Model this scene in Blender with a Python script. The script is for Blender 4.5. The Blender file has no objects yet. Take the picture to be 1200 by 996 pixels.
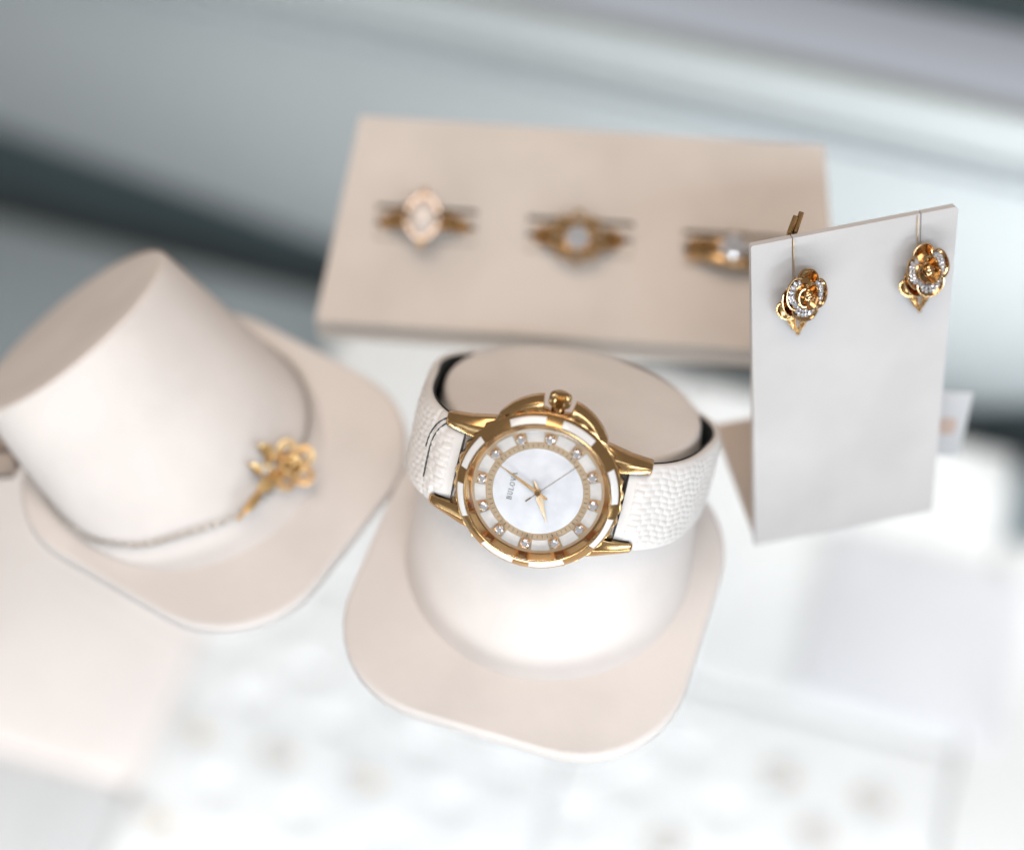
import bpy, bmesh, math, random
from mathutils import Vector, Matrix
random.seed(7)
S = 0.001                                   # every length below is in millimetres
R = math.radians
scene = bpy.context.scene
COL = scene.collection

# ------------------------------------------------------------------ camera
EL = R(55)
cam_d = bpy.data.cameras.new('camera'); cam = bpy.data.objects.new('camera', cam_d); COL.objects.link(cam)
cam.location = Vector((-4.8, -234.5, 365.3)) * S
cam.rotation_euler = (R(90) - EL, 0, 0)
cam_d.sensor_fit = 'HORIZONTAL'; cam_d.sensor_width = 36; cam_d.lens = 72
cam_d.clip_start = 0.01; cam_d.clip_end = 20
cam_d.dof.use_dof = True; cam_d.dof.focus_distance = 0.389; cam_d.dof.aperture_fstop = 3.7
cam_d.dof.aperture_blades = 0
scene.camera = cam

# ------------------------------------------------------------------ light
world = bpy.data.worlds.new('World'); scene.world = world; world.use_nodes = True
bg = world.node_tree.nodes['Background']
bg.inputs[0].default_value = (0.68, 0.625, 0.585, 1); bg.inputs[1].default_value = 0.40

def area(name, loc, target, sx, sy, power, color):
    d = bpy.data.lights.new(name, 'AREA'); d.shape = 'RECTANGLE'; d.size = sx*S; d.size_y = sy*S
    d.energy = power; d.color = color
    o = bpy.data.objects.new(name, d); COL.objects.link(o)
    o.location = Vector(loc)*S
    o.rotation_euler = (Vector(target)-Vector(loc)).to_track_quat('-Z', 'Y').to_euler()
    return o
area('front_led_strip', (90, -400, 400), (20, 0, 20), 560, 70, 1.2, (0.74, 0.87, 1.0))
area('low_fill_light', (-330, -360, 110), (-30, -10, 15), 260, 50, 0.10, (0.70, 0.85, 1.0))  # added low cool fill, brightens the stand fronts from the left
area('low_fill_light', (330, -400, 100), (20, -10, 15), 260, 50, 0.60, (0.78, 0.89, 1.0))  # added matching fill from the right, also lifts the earring card
area('ceiling_panel_light', (-90, -80, 950), (-30, 30, 0), 760, 440, 4.9, (1.0, 0.84, 0.71))
area('lower_shelf_led_strip', (-60, -170, -22), (-50, 60, -200), 460, 26, 1.2, (0.97, 0.98, 1.0))
area('rear_panel_fill', (275, 20, -95), (65, 178, -88), 40, 120, 0.24, (1.0, 0.98, 0.97)).data.spread = R(75)  # added lamp, makes the rear panel fade from bright right to dark left

vs = scene.view_settings
vs.view_transform = 'Standard'; vs.look = 'None'; vs.exposure = -0.05; vs.gamma = 1; vs.use_curve_mapping = False
scene.render.engine = 'CYCLES'
cy = scene.cycles
cy.use_denoising = True
cy.max_bounces = 12; cy.transparent_max_bounces = 16; cy.sample_clamp_indirect = 6
cy.caustics_reflective = False; cy.caustics_refractive = False

# ------------------------------------------------------------------ materials
def nt(name):
    m = bpy.data.materials.new(name); m.use_nodes = True
    t = m.node_tree; b = t.nodes['Principled BSDF']
    return m, t, b
def node(t, kind, **kw):
    n = t.nodes.new(kind)
    for k, v in kw.items(): setattr(n, k, v)
    return n
def noise_mix(t, b, c1, c2, scale, detail=3):
    co = node(t, 'ShaderNodeTexCoord'); n = node(t, 'ShaderNodeTexNoise')
    n.inputs['Scale'].default_value = scale; n.inputs['Detail'].default_value = detail
    t.links.new(co.outputs['Object'], n.inputs['Vector'])
    r = node(t, 'ShaderNodeValToRGB'); r.color_ramp.elements[0].position = .35; r.color_ramp.elements[1].position = .65
    r.color_ramp.elements[0].color = (*c1, 1); r.color_ramp.elements[1].color = (*c2, 1)
    t.links.new(n.outputs['Fac'], r.inputs['Fac']); t.links.new(r.outputs['Color'], b.inputs['Base Color'])
    return co
def leather(name, c, rough=.72, bump=.4, scale=1050, var=.05):
    m, t, b = nt(name)
    co = noise_mix(t, b, tuple(x*(1-var) for x in c), tuple(min(.92, x*(1+var)) for x in c), 45)
    b.inputs['Roughness'].default_value = rough; b.inputs['Specular IOR Level'].default_value = .3
    v = node(t, 'ShaderNodeTexVoronoi'); v.inputs['Scale'].default_value = scale
    n = node(t, 'ShaderNodeTexNoise'); n.inputs['Scale'].default_value = scale*.7; n.inputs['Detail'].default_value = 3
    ad = node(t, 'ShaderNodeMath', operation='ADD')
    bp = node(t, 'ShaderNodeBump'); bp.inputs['Strength'].default_value = bump; bp.inputs['Distance'].default_value = 0.0001
    for x in (v, n): t.links.new(co.outputs['Object'], x.inputs['Vector'])
    t.links.new(v.outputs['Distance'], ad.inputs[0]); t.links.new(n.outputs['Fac'], ad.inputs[1])
    t.links.new(ad.outputs[0], bp.inputs['Height']); t.links.new(bp.outputs['Normal'], b.inputs['Normal'])
    return m
def plain(name, c, rough=.5, metal=0, coat=0, var=.04, scale=120, spec=.5):
    m, t, b = nt(name)
    noise_mix(t, b, tuple(x*(1-var) for x in c), tuple(min(1, x*(1+var)) for x in c), scale)
    b.inputs['Roughness'].default_value = rough; b.inputs['Metallic'].default_value = metal
    b.inputs['Coat Weight'].default_value = coat; b.inputs['Coat Roughness'].default_value = .05
    b.inputs['Specular IOR Level'].default_value = spec
    return m
def gold(name, c, rough, brushed=0):
    m, t, b = nt(name)
    co = noise_mix(t, b, tuple(x*.93 for x in c), c, 500)
    b.inputs['Metallic'].default_value = 1
    n = node(t, 'ShaderNodeTexNoise'); n.inputs['Scale'].default_value = 2200; n.inputs['Detail'].default_value = 4
    mr = node(t, 'ShaderNodeMapRange'); mr.inputs['To Min'].default_value = rough*.7; mr.inputs['To Max'].default_value = rough*1.4
    t.links.new(co.outputs['Object'], n.inputs['Vector']); t.links.new(n.outputs['Fac'], mr.inputs['Value'])
    t.links.new(mr.outputs['Result'], b.inputs['Roughness'])
    return m
def clear(name, tint, ior=1.5, rough=.0):
    m = bpy.data.materials.new(name); m.use_nodes = True; t = m.node_tree; t.nodes.clear()
    out = node(t, 'ShaderNodeOutputMaterial'); mix = node(t, 'ShaderNodeMixShader')
    lw = node(t, 'ShaderNodeLayerWeight'); pw = node(t, 'ShaderNodeMath', operation='POWER'); pw.inputs[1].default_value = 5
    f0 = ((ior-1)/(ior+1))**2                       # Schlick reflectance, the same from both sides of the sheet
    fr = node(t, 'ShaderNodeMath', operation='MULTIPLY_ADD'); fr.inputs[1].default_value = 1-f0; fr.inputs[2].default_value = f0
    t.links.new(lw.outputs['Facing'], pw.inputs[0]); t.links.new(pw.outputs[0], fr.inputs[0])
    tr = node(t, 'ShaderNodeBsdfTransparent'); tr.inputs['Color'].default_value = (*tint, 1)
    gl = node(t, 'ShaderNodeBsdfGlossy'); gl.inputs['Roughness'].default_value = rough
    t.links.new(fr.outputs[0], mix.inputs[0]); t.links.new(tr.outputs[0], mix.inputs[1]); t.links.new(gl.outputs[0], mix.inputs[2])
    t.links.new(mix.outputs[0], out.inputs['Surface'])
    return m
def stone(name, c=(.93, .95, 1.0)):
    m = bpy.data.materials.new(name); m.use_nodes = True; t = m.node_tree; t.nodes.clear()
    out = node(t, 'ShaderNodeOutputMaterial'); mix = node(t, 'ShaderNodeMixShader'); mix.inputs[0].default_value = .6
    g = node(t, 'ShaderNodeBsdfDiffuse'); g.inputs['Color'].default_value = (.62, .63, .66, 1)
    gl = node(t, 'ShaderNodeBsdfGlossy'); gl.inputs['Roughness'].default_value = .05; gl.inputs['Color'].default_value = (*c, 1)
    t.links.new(g.outputs[0], mix.inputs[1]); t.links.new(gl.outputs[0], mix.inputs[2]); t.links.new(mix.outputs[0], out.inputs['Surface'])
    return m
M = {
 'cream': leather('cream_leatherette', (.80, .75, .715)),
 'cream_ring': leather('beige_leatherette', (.72, .645, .58)),
 'card': leather('pale_grey_leatherette', (.64, .62, .61), bump=.35, scale=1900),
 'card_back': leather('tan_backing_card', (.60, .50, .42)),
 'foam': leather('beige_foam', (.76, .69, .62), rough=.9),
 'gold': gold('polished_gold', (.62, .39, .175), .19),
 'gold_soft': gold('satin_gold', (.78, .53, .27), .30),
 'gold_dark': gold('deep_gold', (.58, .36, .16), .18),
 'gold_dull': gold('brushed_dark_gold', (.60, .38, .18), .34),
 'rose_gold': gold('rose_gold', (.66, .43, .22), .14),
 'champagne': gold('champagne_dial_metal', (.84, .64, .43), .38),
 'enamel': plain('white_enamel', (.84, .83, .82), .18, coat=.6, var=.02),
 'pearl': plain('mother_of_pearl', (.80, .82, .86), .28, coat=.7, var=.07, scale=260),
 'pearl_seg': plain('mother_of_pearl_ring', (.76, .73, .70), .28, coat=.5, var=.1, scale=300),
 'ink': plain('dark_green_ink', (.035, .07, .075), .5),
 'tick': plain('dark_print', (.10, .07, .04), .5),
 'strap': plain('white_lizard_leather', (.80, .765, .735), .5, var=.03, scale=200, spec=.35),
 'lining': plain('black_strap_lining', (.012, .02, .022), .7),
 'thread': plain('dark_thread', (.05, .06, .065), .8),
 'crystal': clear('watch_crystal', (1, 1, 1), 1.45),
 'glass': clear('shelf_glass', (.985, .995, .993), 1.5),
 'diamond': stone('clear_stone'),
 'stone_soft': plain('pale_stone', (.78, .78, .82), .3, var=.05),
 'gold_bright': gold('yellow_gold', (.92, .64, .30), .33),
 'opal': plain('milky_opal', (.74, .66, .60), .2, coat=.6, var=.08, scale=400),
 'silver': gold('silver_chain_metal', (.74, .71, .67), .34),
 'white_board': plain('white_laminate', (.80, .80, .80), .5, var=.02, scale=12),
 'board_grey': plain('pale_grey_laminate', (.36, .42, .46), .5, var=.02, scale=12),
 'white_foam': plain('white_foam', (.80, .80, .805), .9, var=.02, scale=30, spec=.1),
 'pink_pad': leather('pink_beige_pad', (.80, .735, .71), rough=.85),
 'grey_pad': plain('grey_pad', (.58, .58, .59), .8, var=.04, scale=40),
 'lilac': plain('pale_lilac_card', (.71, .71, .745), .6, var=.02, scale=20),
 'panel': plain('pale_blue_grey_panel', (.39, .425, .44), .45, var=.03, scale=8),
 'sill': plain('pale_lavender_sill', (.60, .67, .80), .5, var=.02, scale=8),
 'rail': plain('grey_track', (.36, .40, .43), .45, var=.05, scale=20),
 'dark': plain('gap_shade_and_seal_black', (.022, .042, .05), .6, var=.1, scale=20),  # near-black carrying the rear gap's shade; the seal shares it
 'teal': plain('dark_teal_plastic', (.05, .075, .085), .5, var=.1, scale=20),
 'tag': plain('white_tag_card', (.72, .715, .72), .6, var=.02, scale=60),
 'print': plain('peach_print', (.66, .50, .42), .6),
 'brown': leather('brown_leather', (.42, .33, .27), rough=.7),
 'brown_dark': plain('dark_brown_band', (.16, .125, .105), .7),
}

# ------------------------------------------------------------------ mesh helpers
class MB:
    def __init__(s): s.v = []; s.f = []
    def add(s, vs, fs, T=None):
        o = len(s.v)
        s.v += [tuple(T @ Vector(p)) if T else tuple(p) for p in vs]
        s.f += [tuple(i+o for i in f) for f in fs]
        return s
    def box(s, c, d, T=None):
        x, y, z = c; a, b, e = d[0]/2, d[1]/2, d[2]/2
        return s.add([(x+i*a, y+j*b, z+k*e) for i in (-1, 1) for j in (-1, 1) for k in (-1, 1)],
              [(0,1,3,2), (4,6,7,5), (0,4,5,1), (2,3,7,6), (0,2,6,4), (1,5,7,3)], T)
    def loft(s, rings, closed=True, cap=(True, True), T=None):
        n = len(rings[0]); vs = [p for r in rings for p in r]; fs = []
        m = n if closed else n-1
        for i in range(len(rings)-1):
            for j in range(m):
                k = (j+1) % n
                fs.append((i*n+j, i*n+k, (i+1)*n+k, (i+1)*n+j))
        if cap[0]: fs.append(tuple(reversed(range(n))))
        if cap[1]: fs.append(tuple((len(rings)-1)*n+j for j in range(n)))
        return s.add(vs, fs, T)
    def lathe(s, prof, n=48, T=None, cap=(False, False), loop=False):
        rings = [[(r*math.cos(2*math.pi*j/n), r*math.sin(2*math.pi*j/n), z) for j in range(n)] for r, z in prof]
        if loop: rings.append(rings[0])
        return s.loft(rings, True, cap, T)
    def prism(s, pts, z0, z1, T=None):
        return s.loft([[(x, y, z0) for x, y in pts], [(x, y, z1) for x, y in pts]], True, (True, True), T)
    def tube(s, pts, r, n=8, closed=False, T=None, flat=1.0):
        P = [Vector(p) for p in pts]; N = len(P)
        rr = r if isinstance(r, (list, tuple)) else [r]*N
        rings = []; up = None
        for i in range(N):
            a = P[(i-1) % N] if (closed or i) else P[0]; b = P[(i+1) % N] if (closed or i < N-1) else P[-1]
            t = (b-a).normalized()
            if up is None:
                up = Vector((0, 0, 1)) if abs(t.z) < .9 else Vector((1, 0, 0))
            up = (up - t*up.dot(t)).normalized(); sd = t.cross(up)
            rings.append([tuple(P[i] + (sd*math.cos(2*math.pi*k/n) + up*math.sin(2*math.pi*k/n)*flat)*rr[i]) for k in range(n)])
        if closed: rings.append(rings[0])
        return s.loft(rings, True, (not closed, not closed), T)
    def ball(s, c, r, n=10, m=6, sc=(1, 1, 1), T=None):
        pr = []
        for i in range(1, m):
            a = math.pi*i/m; pr.append((math.sin(a), -math.cos(a)))
        rings = [[(c[0]+r*sc[0]*q*math.cos(2*math.pi*j/n), c[1]+r*sc[1]*q*math.sin(2*math.pi*j/n), c[2]+r*sc[2]*z) for j in range(n)] for q, z in pr]
        return s.loft(rings, True, (True, True), T)
    def gem(s, c, r, T=None, n=8, rot=0):
        """round cut stone: table, crown facets, girdle, pavilion"""
        def ring(k, z, o=0): return [(c[0]+r*k*math.cos(2*math.pi*(j+o)/n+rot), c[1]+r*k*math.sin(2*math.pi*(j+o)/n+rot), c[2]+r*z) for j in range(n)]
        A, B, Cc, D = ring(.55, .42), ring(.82, .24, .5), ring(1, 0), ring(.08, -.8)
        vs = A+B+Cc+D; fs = [tuple(range(n))]
        for j in range(n):
            k = (j+1) % n; h = (j-1) % n
            fs += [(j, n+j, k), (n+h, n+j, j)]
            fs += [(n+h, j+2*n, n+j), (n+j, 2*n+j, 2*n+k)]
            fs += [(2*n+j, 3*n+j, 3*n+k, 2*n+k)]
        fs.append(tuple(3*n+j for j in reversed(range(n))))
        return s.add(vs, fs, T)

def obj(name, mb, mat, parent=None, smooth=35, bevel=None, loc=None, weld=True):
    me = bpy.data.meshes.new(name)
    me.from_pydata([(x*S, y*S, z*S) for x, y, z in mb.v], [], mb.f)
    bm = bmesh.new(); bm.from_mesh(me)
    if weld: bmesh.ops.remove_doubles(bm, verts=bm.verts, dist=1e-7)
    bmesh.ops.recalc_face_normals(bm, faces=bm.faces)
    if bevel:
        w, seg = bevel
        ed = [e for e in bm.edges if len(e.link_faces) == 2 and e.calc_face_angle(0) > R(28)]
        bmesh.ops.bevel(bm, geom=ed, offset=w*S, segments=seg, profile=.5, affect='EDGES', clamp_overlap=True)
    bm.to_mesh(me); bm.free()
    if smooth:
        me.polygons.foreach_set('use_smooth', [True]*len(me.polygons))
        me.set_sharp_from_angle(angle=R(smooth))
    me.materials.append(mat if not isinstance(mat, str) else M[mat])
    o = bpy.data.objects.new(name, me); COL.objects.link(o)
    if parent: o.parent = parent
    if loc: o.location = Vector(loc)*S
    return o
def tag(o, label, cat=None, group=None):
    o['label'] = label
    if cat: o['category'] = cat
    if group: o['group'] = group
    return o
def thing(name, label, cat, mat=None, group=None):
    o = bpy.data.objects.new(name, None); COL.objects.link(o); o.empty_display_size = .01
    if mat is not None: o.matrix_world = mat
    return tag(o, label, cat, group)
def struct(o): o['kind'] = 'structure'; return o
def frame(org, x, y, z):
    m = Matrix.Identity(4)
    for i, a in enumerate((x, y, z)):
        for k in range(3): m[k][i] = a[k]
    for k in range(3): m[k][3] = org[k]*S
    return m
def pose(x, y, z, deg): return Matrix.Translation(Vector((x, y, z))*S) @ Matrix.Rotation(R(deg), 4, 'Z')
def rrect(hx, hy, r, n=10):
    pts = []
    for cx, cy, a0 in ((hx-r, hy-r, 0), (-hx+r, hy-r, 90), (-hx+r, -hy+r, 180), (hx-r, -hy+r, 270)):
        for i in range(n+1):
            a = R(a0 + 90*i/n); pts.append((cx+r*math.cos(a), cy+r*math.sin(a)))
    return pts
def smoothstep(a, b, x):
    t = max(0, min(1, (x-a)/(b-a))); return t*t*(3-2*t)
def pillow_plate(hx, hy, r, h, e=1.1):
    """rounded plate with softly rolled upper and lower rim"""
    mb = MB(); rings = []
    for k in range(6):
        a = R(90*k/5); rings.append([(x, y, e-e*math.cos(a)*1) for x, y in rrect(hx-e+e*math.sin(a), hy-e+e*math.sin(a), r)])
    for k in range(6):
        a = R(90*k/5); rings.append([(x, y, h-e+e*math.sin(a)) for x, y in rrect(hx-e+e*math.cos(a), hy-e+e*math.cos(a), r)])
    mb.loft(rings); return mb

# ------------------------------------------------------------------ the case: glass shelf, lower shelf, rear panel
CA = R(-17)
CM = Matrix.Rotation(CA, 4, 'Z')            # the case stands turned 17 degrees to the stands' row
def caseobj(name, mb, mat, **k):
    o = obj(name, mb, mat, **k); o.matrix_world = CM; return o
mb = MB(); mb.box((0, 20, -3.1), (620, 355, 6)); o = struct(caseobj('glass_shelf', mb, 'glass', smooth=None))
mb = MB(); mb.box((0, 18, -206), (700, 338, 8)); struct(caseobj('lower_shelf', mb, 'board_grey', bevel=(1, 2)))
mb = MB(); mb.box((0, 120, -322), (760, 420, 6)); struct(caseobj('case_floor', mb, 'dark'))
mb = MB(); mb.loft([[(-380, y, -319), (380, y, -319), (380, y, -150), (118, y, -184), (80, y, -203.5), (-60, y, -203), (-200, y, -178), (-380, y, -150)] for y in (202.6, 201.2)]); mb.box((0, 205.4, -260), (760, 5, 117)); struct(caseobj('rear_gap_shade', mb, 'dark', smooth=None))  # dark sheet standing in for shade at the gap, taller towards both ends
mb = MB(); mb.box((0, 205.5, -130), (760, 7, 140)); struct(caseobj('rear_panel', mb, 'panel', bevel=(1, 2)))
mb = MB(); mb.box((0, 221, -64), (760, 36, 7.6)); struct(caseobj('rear_sill', mb, 'sill', bevel=(1, 2)))
mb = MB(); mb.box((0, 243, -62), (760, 6, 16)); struct(caseobj('rear_seal', mb, 'dark', bevel=(1, 2)))
mb = MB(); mb.box((0, 300, -64), (760, 100, 8)); struct(caseobj('rear_counter', mb, 'teal'))
mb = MB(); mb.box((0, 200.2, -80), (760, 3.4, 4)); mb.box((0, 199, -83), (760, 5.8, 2)); struct(caseobj('sliding_track', mb, 'rail'))

def foam_tray(u0, u1, w0, w1, dots, label):
    """white foam tray with pressed ring wells; a real dimpled surface"""
    mb = MB(); st = 2.2
    nu = int((u1-u0)/st); nw = int((w1-w0)/st)
    def h(u, w):
        e = min(u-u0, u1-u, w-w0, w1-w)
        z = -190 - 1.2*(1-smoothstep(0, 2.4, e))
        for a, b in dots:
            d2 = ((u-a)/4.0)**2 + ((w-b)/2.9)**2
            if d2 < 8: z -= 3.0*math.exp(-d2)
        return z
    vs = [(u0+(u1-u0)*i/nu, w0+(w1-w0)*j/nw, h(u0+(u1-u0)*i/nu, w0+(w1-w0)*j/nw)) for j in range(nw+1) for i in range(nu+1)]
    n = nu+1
    fs = [(j*n+i, j*n+i+1, (j+1)*n+i+1, (j+1)*n+i) for j in range(nw) for i in range(nu)]
    edge = [i for i in range(n)] + [j*n+nu for j in range(1, nw+1)] + [nw*n+i for i in range(nu-1, -1, -1)] + [j*n for j in range(nw-1, 0, -1)]
    base = len(vs); vs += [(vs[i][0], vs[i][1], -201.9) for i in edge]
    for k in range(len(edge)):
        q = (k+1) % len(edge); fs.append((edge[k], base+k, base+q, edge[q]))
    fs.append(tuple(base+k for k in range(len(edge))))
    mb.add(vs, fs)
    return tag(caseobj('foam_ring_tray', mb, 'white_foam', smooth=60), label, 'tray')
def grid(u0, w0, du, dw, nu, nw, u_max, w_max):
    return [(u0 + du*i + (du/2 if j % 2 else 0), w0 + dw*j) for j in range(nw) for i in range(nu) if u0 + du*i + (du/2 if j % 2 else 0) < u_max and w0+dw*j < w_max]
dl = grid(-109, -48.5, 27.2, 15, 5, 8, -8, 60)
dr = grid(8.5, -41.5, 27.3, 15, 5, 8, 108, 62)
foam_tray(-118, -.4, -62, 70.6, dl, 'white foam tray of small rings on the lower shelf beside the pink pad')
foam_tray(.4, 111.6, -62, 70.6, dr, 'white foam tray of small rings in front of the pale lilac card')
foam_tray(-118, -.4, 71.4, 183, [], 'empty white foam tray on the lower shelf below the ring block')
foam_tray(.4, 111.6, 71.8, 183, [], 'white foam tray on the lower shelf with a pale lilac card on it')
foam_tray(112.6, 250, -62, 150, [], 'blank white foam tray next to the tray with the lilac card')
mb = MB(); mb.prism(rrect(31, 30, 2, 4), 0, 2.2)
tag(obj('lilac_card', mb, 'lilac', bevel=(.4, 2)), 'pale lilac card lying on the foam tray beneath the earring card', 'card').matrix_world = CM @ pose(92, 106, -189.8, 0)
mb = pillow_plate(60, 55, 6, 12, 2.5)
tag(obj('pink_pad', mb, 'pink_pad'), 'pinkish beige padded board on the lower shelf under the bracelet stand', 'pad').matrix_world = CM @ pose(-178.4, 45, -201.9, 0)
mb = pillow_plate(60, 44, 6, 9, 2.5)
tag(obj('grey_pad', mb, 'grey_pad'), 'grey pad on the lower shelf next to the pinkish board', 'pad').matrix_world = CM @ pose(-178.4, -54.1, -201.9, 0)
mb = MB(); mb.box((0, 0, 0), (60, 16, 26))
tag(obj('gap_shade_block', mb, 'teal', bevel=(1.5, 3)), 'dark teal block added on the lower shelf for the dark gap behind the white price tag', 'box').matrix_world = CM @ pose(158, 172, -188.9, 6)  # added block, fills in the darkness of the rear gap here

def tray_ring(u, w, i):
    t = thing('tray_ring', 'tiny gold ring in the foam tray ' + ('beside the pink pad' if u < 0 else 'in front of the lilac card'), 'ring', CM @ pose(u, w, -194.2, random.uniform(-12, 12)), 'rings in the foam trays')
    mb = MB(); mb.tube([(5.6*math.cos(a), 0, 1.2+5.6*math.sin(a)) for a in [R(12+13*k) for k in range(13)]], .6, 8); obj('band', mb, 'gold_bright', t)
    mb = MB(); mb.lathe([(.8, 6.4), (1.9, 7.8), (2.1, 8.0), (1.6, 8.1)], 12, cap=(True, True)); obj('setting', mb, 'gold_bright', t)
    mb = MB(); mb.gem((0, 0, 8.3), 1.9); obj('stone', mb, 'stone_soft', t, smooth=None)
want_l = [(-109, 11.5), (-109, -18.5), (-81.8, 11.5), (-54.6, 11.5)]
want_r = [(35.8, 18.5), (76.7, 33.5), (63.1, 48.5), (90.4, 48.5)]
for k, (u, w) in enumerate(want_l + want_r): tray_ring(u, w, k)

# ------------------------------------------------------------------ display stands
def body_pt(P, th, s):
    yb, rx, ry, xo, yt, zt, rt, tau, xt = P; t = R(tau)
    b = Vector((xo + rx*math.cos(th), yb + ry*math.sin(th), 4.0))
    q = Vector((xt + rt*math.cos(th), yt + rt*math.sin(th)*math.cos(t), zt - rt*math.sin(th)*math.sin(t)))
    return b.lerp(q, s)
def stand_body(P, e=1.3, n=96):
    yb, rx, ry, xo, yt, zt, rt, tau, xt = P; t = R(tau); N = Vector((0, math.sin(t), math.cos(t))); c = Vector((xt, yt, zt))
    mb = MB(); rings = []
    def ring(fn): rings.append([tuple(fn(2*math.pi*j/n)) for j in range(n)])
    for s in (-.02, .012): ring(lambda th: body_pt(P, th, s))
    for s in (.1, .2, .3, .4, .5, .6, .7, .8, .9): ring(lambda th: body_pt(P, th, s) + (body_pt(P, th, s)-Vector((0, yb+(yt-yb)*s, 4+(zt-4)*s))).normalized()*.35*math.sin(math.pi*s))
    L = 40
    for k in range(7):
        a = R(90*k/6)
        def f(th):
            p = body_pt(P, th, 1 - e*(1-math.sin(a))/L); return p + (c-p).normalized()*e*(1-math.cos(a)) 
        ring(f)
    for k in (.8, .5, .2): ring(lambda th: c + (body_pt(P, th, 1)-c)*k + N*.25*(1-k*k))
    mb.loft(rings, True, (True, True)); return mb
WP = (7, 29.5, 29.3, .4, 28, 30, 26.2, 30, -1.3)
BP = (5.5, 30, 27.5, -1.2, 34.5, 26.2, 25, 43, 0)
def make_stand(name, P, mat, label):
    t = thing(name, label, 'display stand', mat)
    obj('base', pillow_plate(35.6, 35.6, 22, 4.0), 'cream', t)
    obj('body', stand_body(P), 'cream', t, smooth=50)
    return t
WM = pose(.15, -20.6, .05, -18); BM = pose(-67.9, 9.4, .05, 58)
make_stand('watch_stand', WP, WM, 'cream leatherette stand wearing the watch, round leaning post on a rounded square base')
make_stand('bracelet_stand', BP, BM, 'cream leatherette stand with the flower bracelet around its leaning post')

# ------------------------------------------------------------------ watch
zx = Vector((.97, -.21, -.117)); yw = Vector((.216, .55, .80)).normalized(); zw = zx.cross(yw).normalized(); xw = yw.cross(zw)
W0 = Vector((.7, -18.9, 39.1)) + zw*.6
WF = frame(W0, xw, yw, zw)
watch = thing('watch', 'gold wristwatch with white dial, crystal hour markers and white reptile-grain strap', 'watch', WF)
def hdir(deg): return R(180-deg)                   # dial angle clockwise from twelve
mb = MB(); n = 144; rings = []
def scal(r, amp): return [(( r+amp*(.5+.5*math.cos(36*2*math.pi*j/n)))*math.cos(2*math.pi*j/n), (r+amp*(.5+.5*math.cos(36*2*math.pi*j/n)))*math.sin(2*math.pi*j/n)) for j in range(n)]
for r, z, a in ((12.5, 0, 0), (14.2, .2, 0), (15.2, 1.2, 0), (15.6, 2.0, .1), (15.7, 2.4, .45), (15.75, 4.3, .5), (15.65, 4.9, .3), (15.3, 5.12, 0), (12.8, 5.12, 0), (12.8, 4.4, 0)):
    rings.append([(x, y, z) for x, y in scal(r, a)])
mb.loft(rings, True, (True, True)); case = obj('case', mb, 'gold', watch, smooth=30)
for sx in (-1, 1):
    for sy in (-1, 1):
        mb = MB(); sec = []
        for x, yi, yo, z0, z1 in ((10.5, 6.6, 11.6, 1.2, 4.9), (13.0, 6.9, 11.0, .9, 4.7), (15.5, 7.1, 10.3, .4, 4.1), (18.0, 7.2, 9.8, -.4, 3.2), (19.6, 7.25, 9.5, -.9, 2.3), (20.0, 7.4, 9.3, -.8, 1.7)):
            yb = yi + (yo-yi)*.62
            q = [(yi, z0), (yo, z0), (yo, z1-1.1), (yb, z1), (yi, z1-.1)]
            sec.append([(sx*x, sy*y, z) for y, z in q])
        mb.loft(sec); obj('lug', mb, 'gold', case, smooth=25, bevel=(.16, 2))
# crown guards and crown on the three o'clock side
for sg in (-1, 1):
    mb = MB(); rings = []
    for k in range(9):
        a = 90 + sg*(9.6 + 31*k/8); f = k/8
        ro = 18.3 - 2.1*f**1.5; ri = 15.0; z1 = 5.15 - .5*f; z0 = 1.0
        ca, sa = math.cos(R(a)), math.sin(R(a))
        rings.append([(ri*ca, ri*sa, z0), (ro*ca, ro*sa, z0+.5), (ro*ca, ro*sa, z1-1.5), ((ro-.9)*ca, (ro-.9)*sa, z1-.25), ((ri+.9)*ca, (ri+.9)*sa, z1)])
    mb.loft(rings); obj('crown_guard', mb, 'gold', case, smooth=25, bevel=(.18, 2))
mb = MB(); T = Matrix.Translation((0, 0, 3.25)) @ Matrix.Rotation(R(-90), 4, 'X'); n = 72; rings = []
for r, z, a in ((1.3, 15.5, 0), (1.3, 16.7, 0), (1.7, 16.7, .1), (1.85, 17.0, .22), (1.85, 18.9, .22), (1.7, 19.25, .08), (1.2, 19.5, 0)):
    rings.append([((r+a*math.cos(18*2*math.pi*j/n))*math.cos(2*math.pi*j/n), (r+a*math.cos(18*2*math.pi*j/n))*math.sin(2*math.pi*j/n), z) for j in range(n)])
mb.loft(rings, True, (True, True), T); obj('crown', mb, 'gold_dark', watch, smooth=30)
# bezel with white inlays
mb = MB(); mb.lathe([(15.55, 5.15), (15.6, 5.6), (15.35, 6.0), (13.95, 7.02), (13.85, 7.3), (13.65, 7.36), (13.5, 7.2), (13.4, 6.8), (12.5, 5.35), (12.6, 5.1)], 128, loop=True)
bezel = obj('bezel', mb, 'gold', watch, smooth=30)
for q in range(4):
    for sg in (-1, 1):
        mb = MB(); rows = []
        for k in range(13):
            a = R(90*q + sg*(6.2 + 26.5*k/12)); ca, sa = math.cos(a), math.sin(a)
            rows.append([(r*ca, r*sa, z) for r, z in ((15.22, 6.0), (15.18, 6.2), (15.04, 6.36), (14.1, 7.0), (14.0, 7.06), (13.98, 6.9))])
        mb.loft(rows, True, (True, True)); obj('bezel_inlay', mb, 'enamel', bezel, smooth=30)
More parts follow.
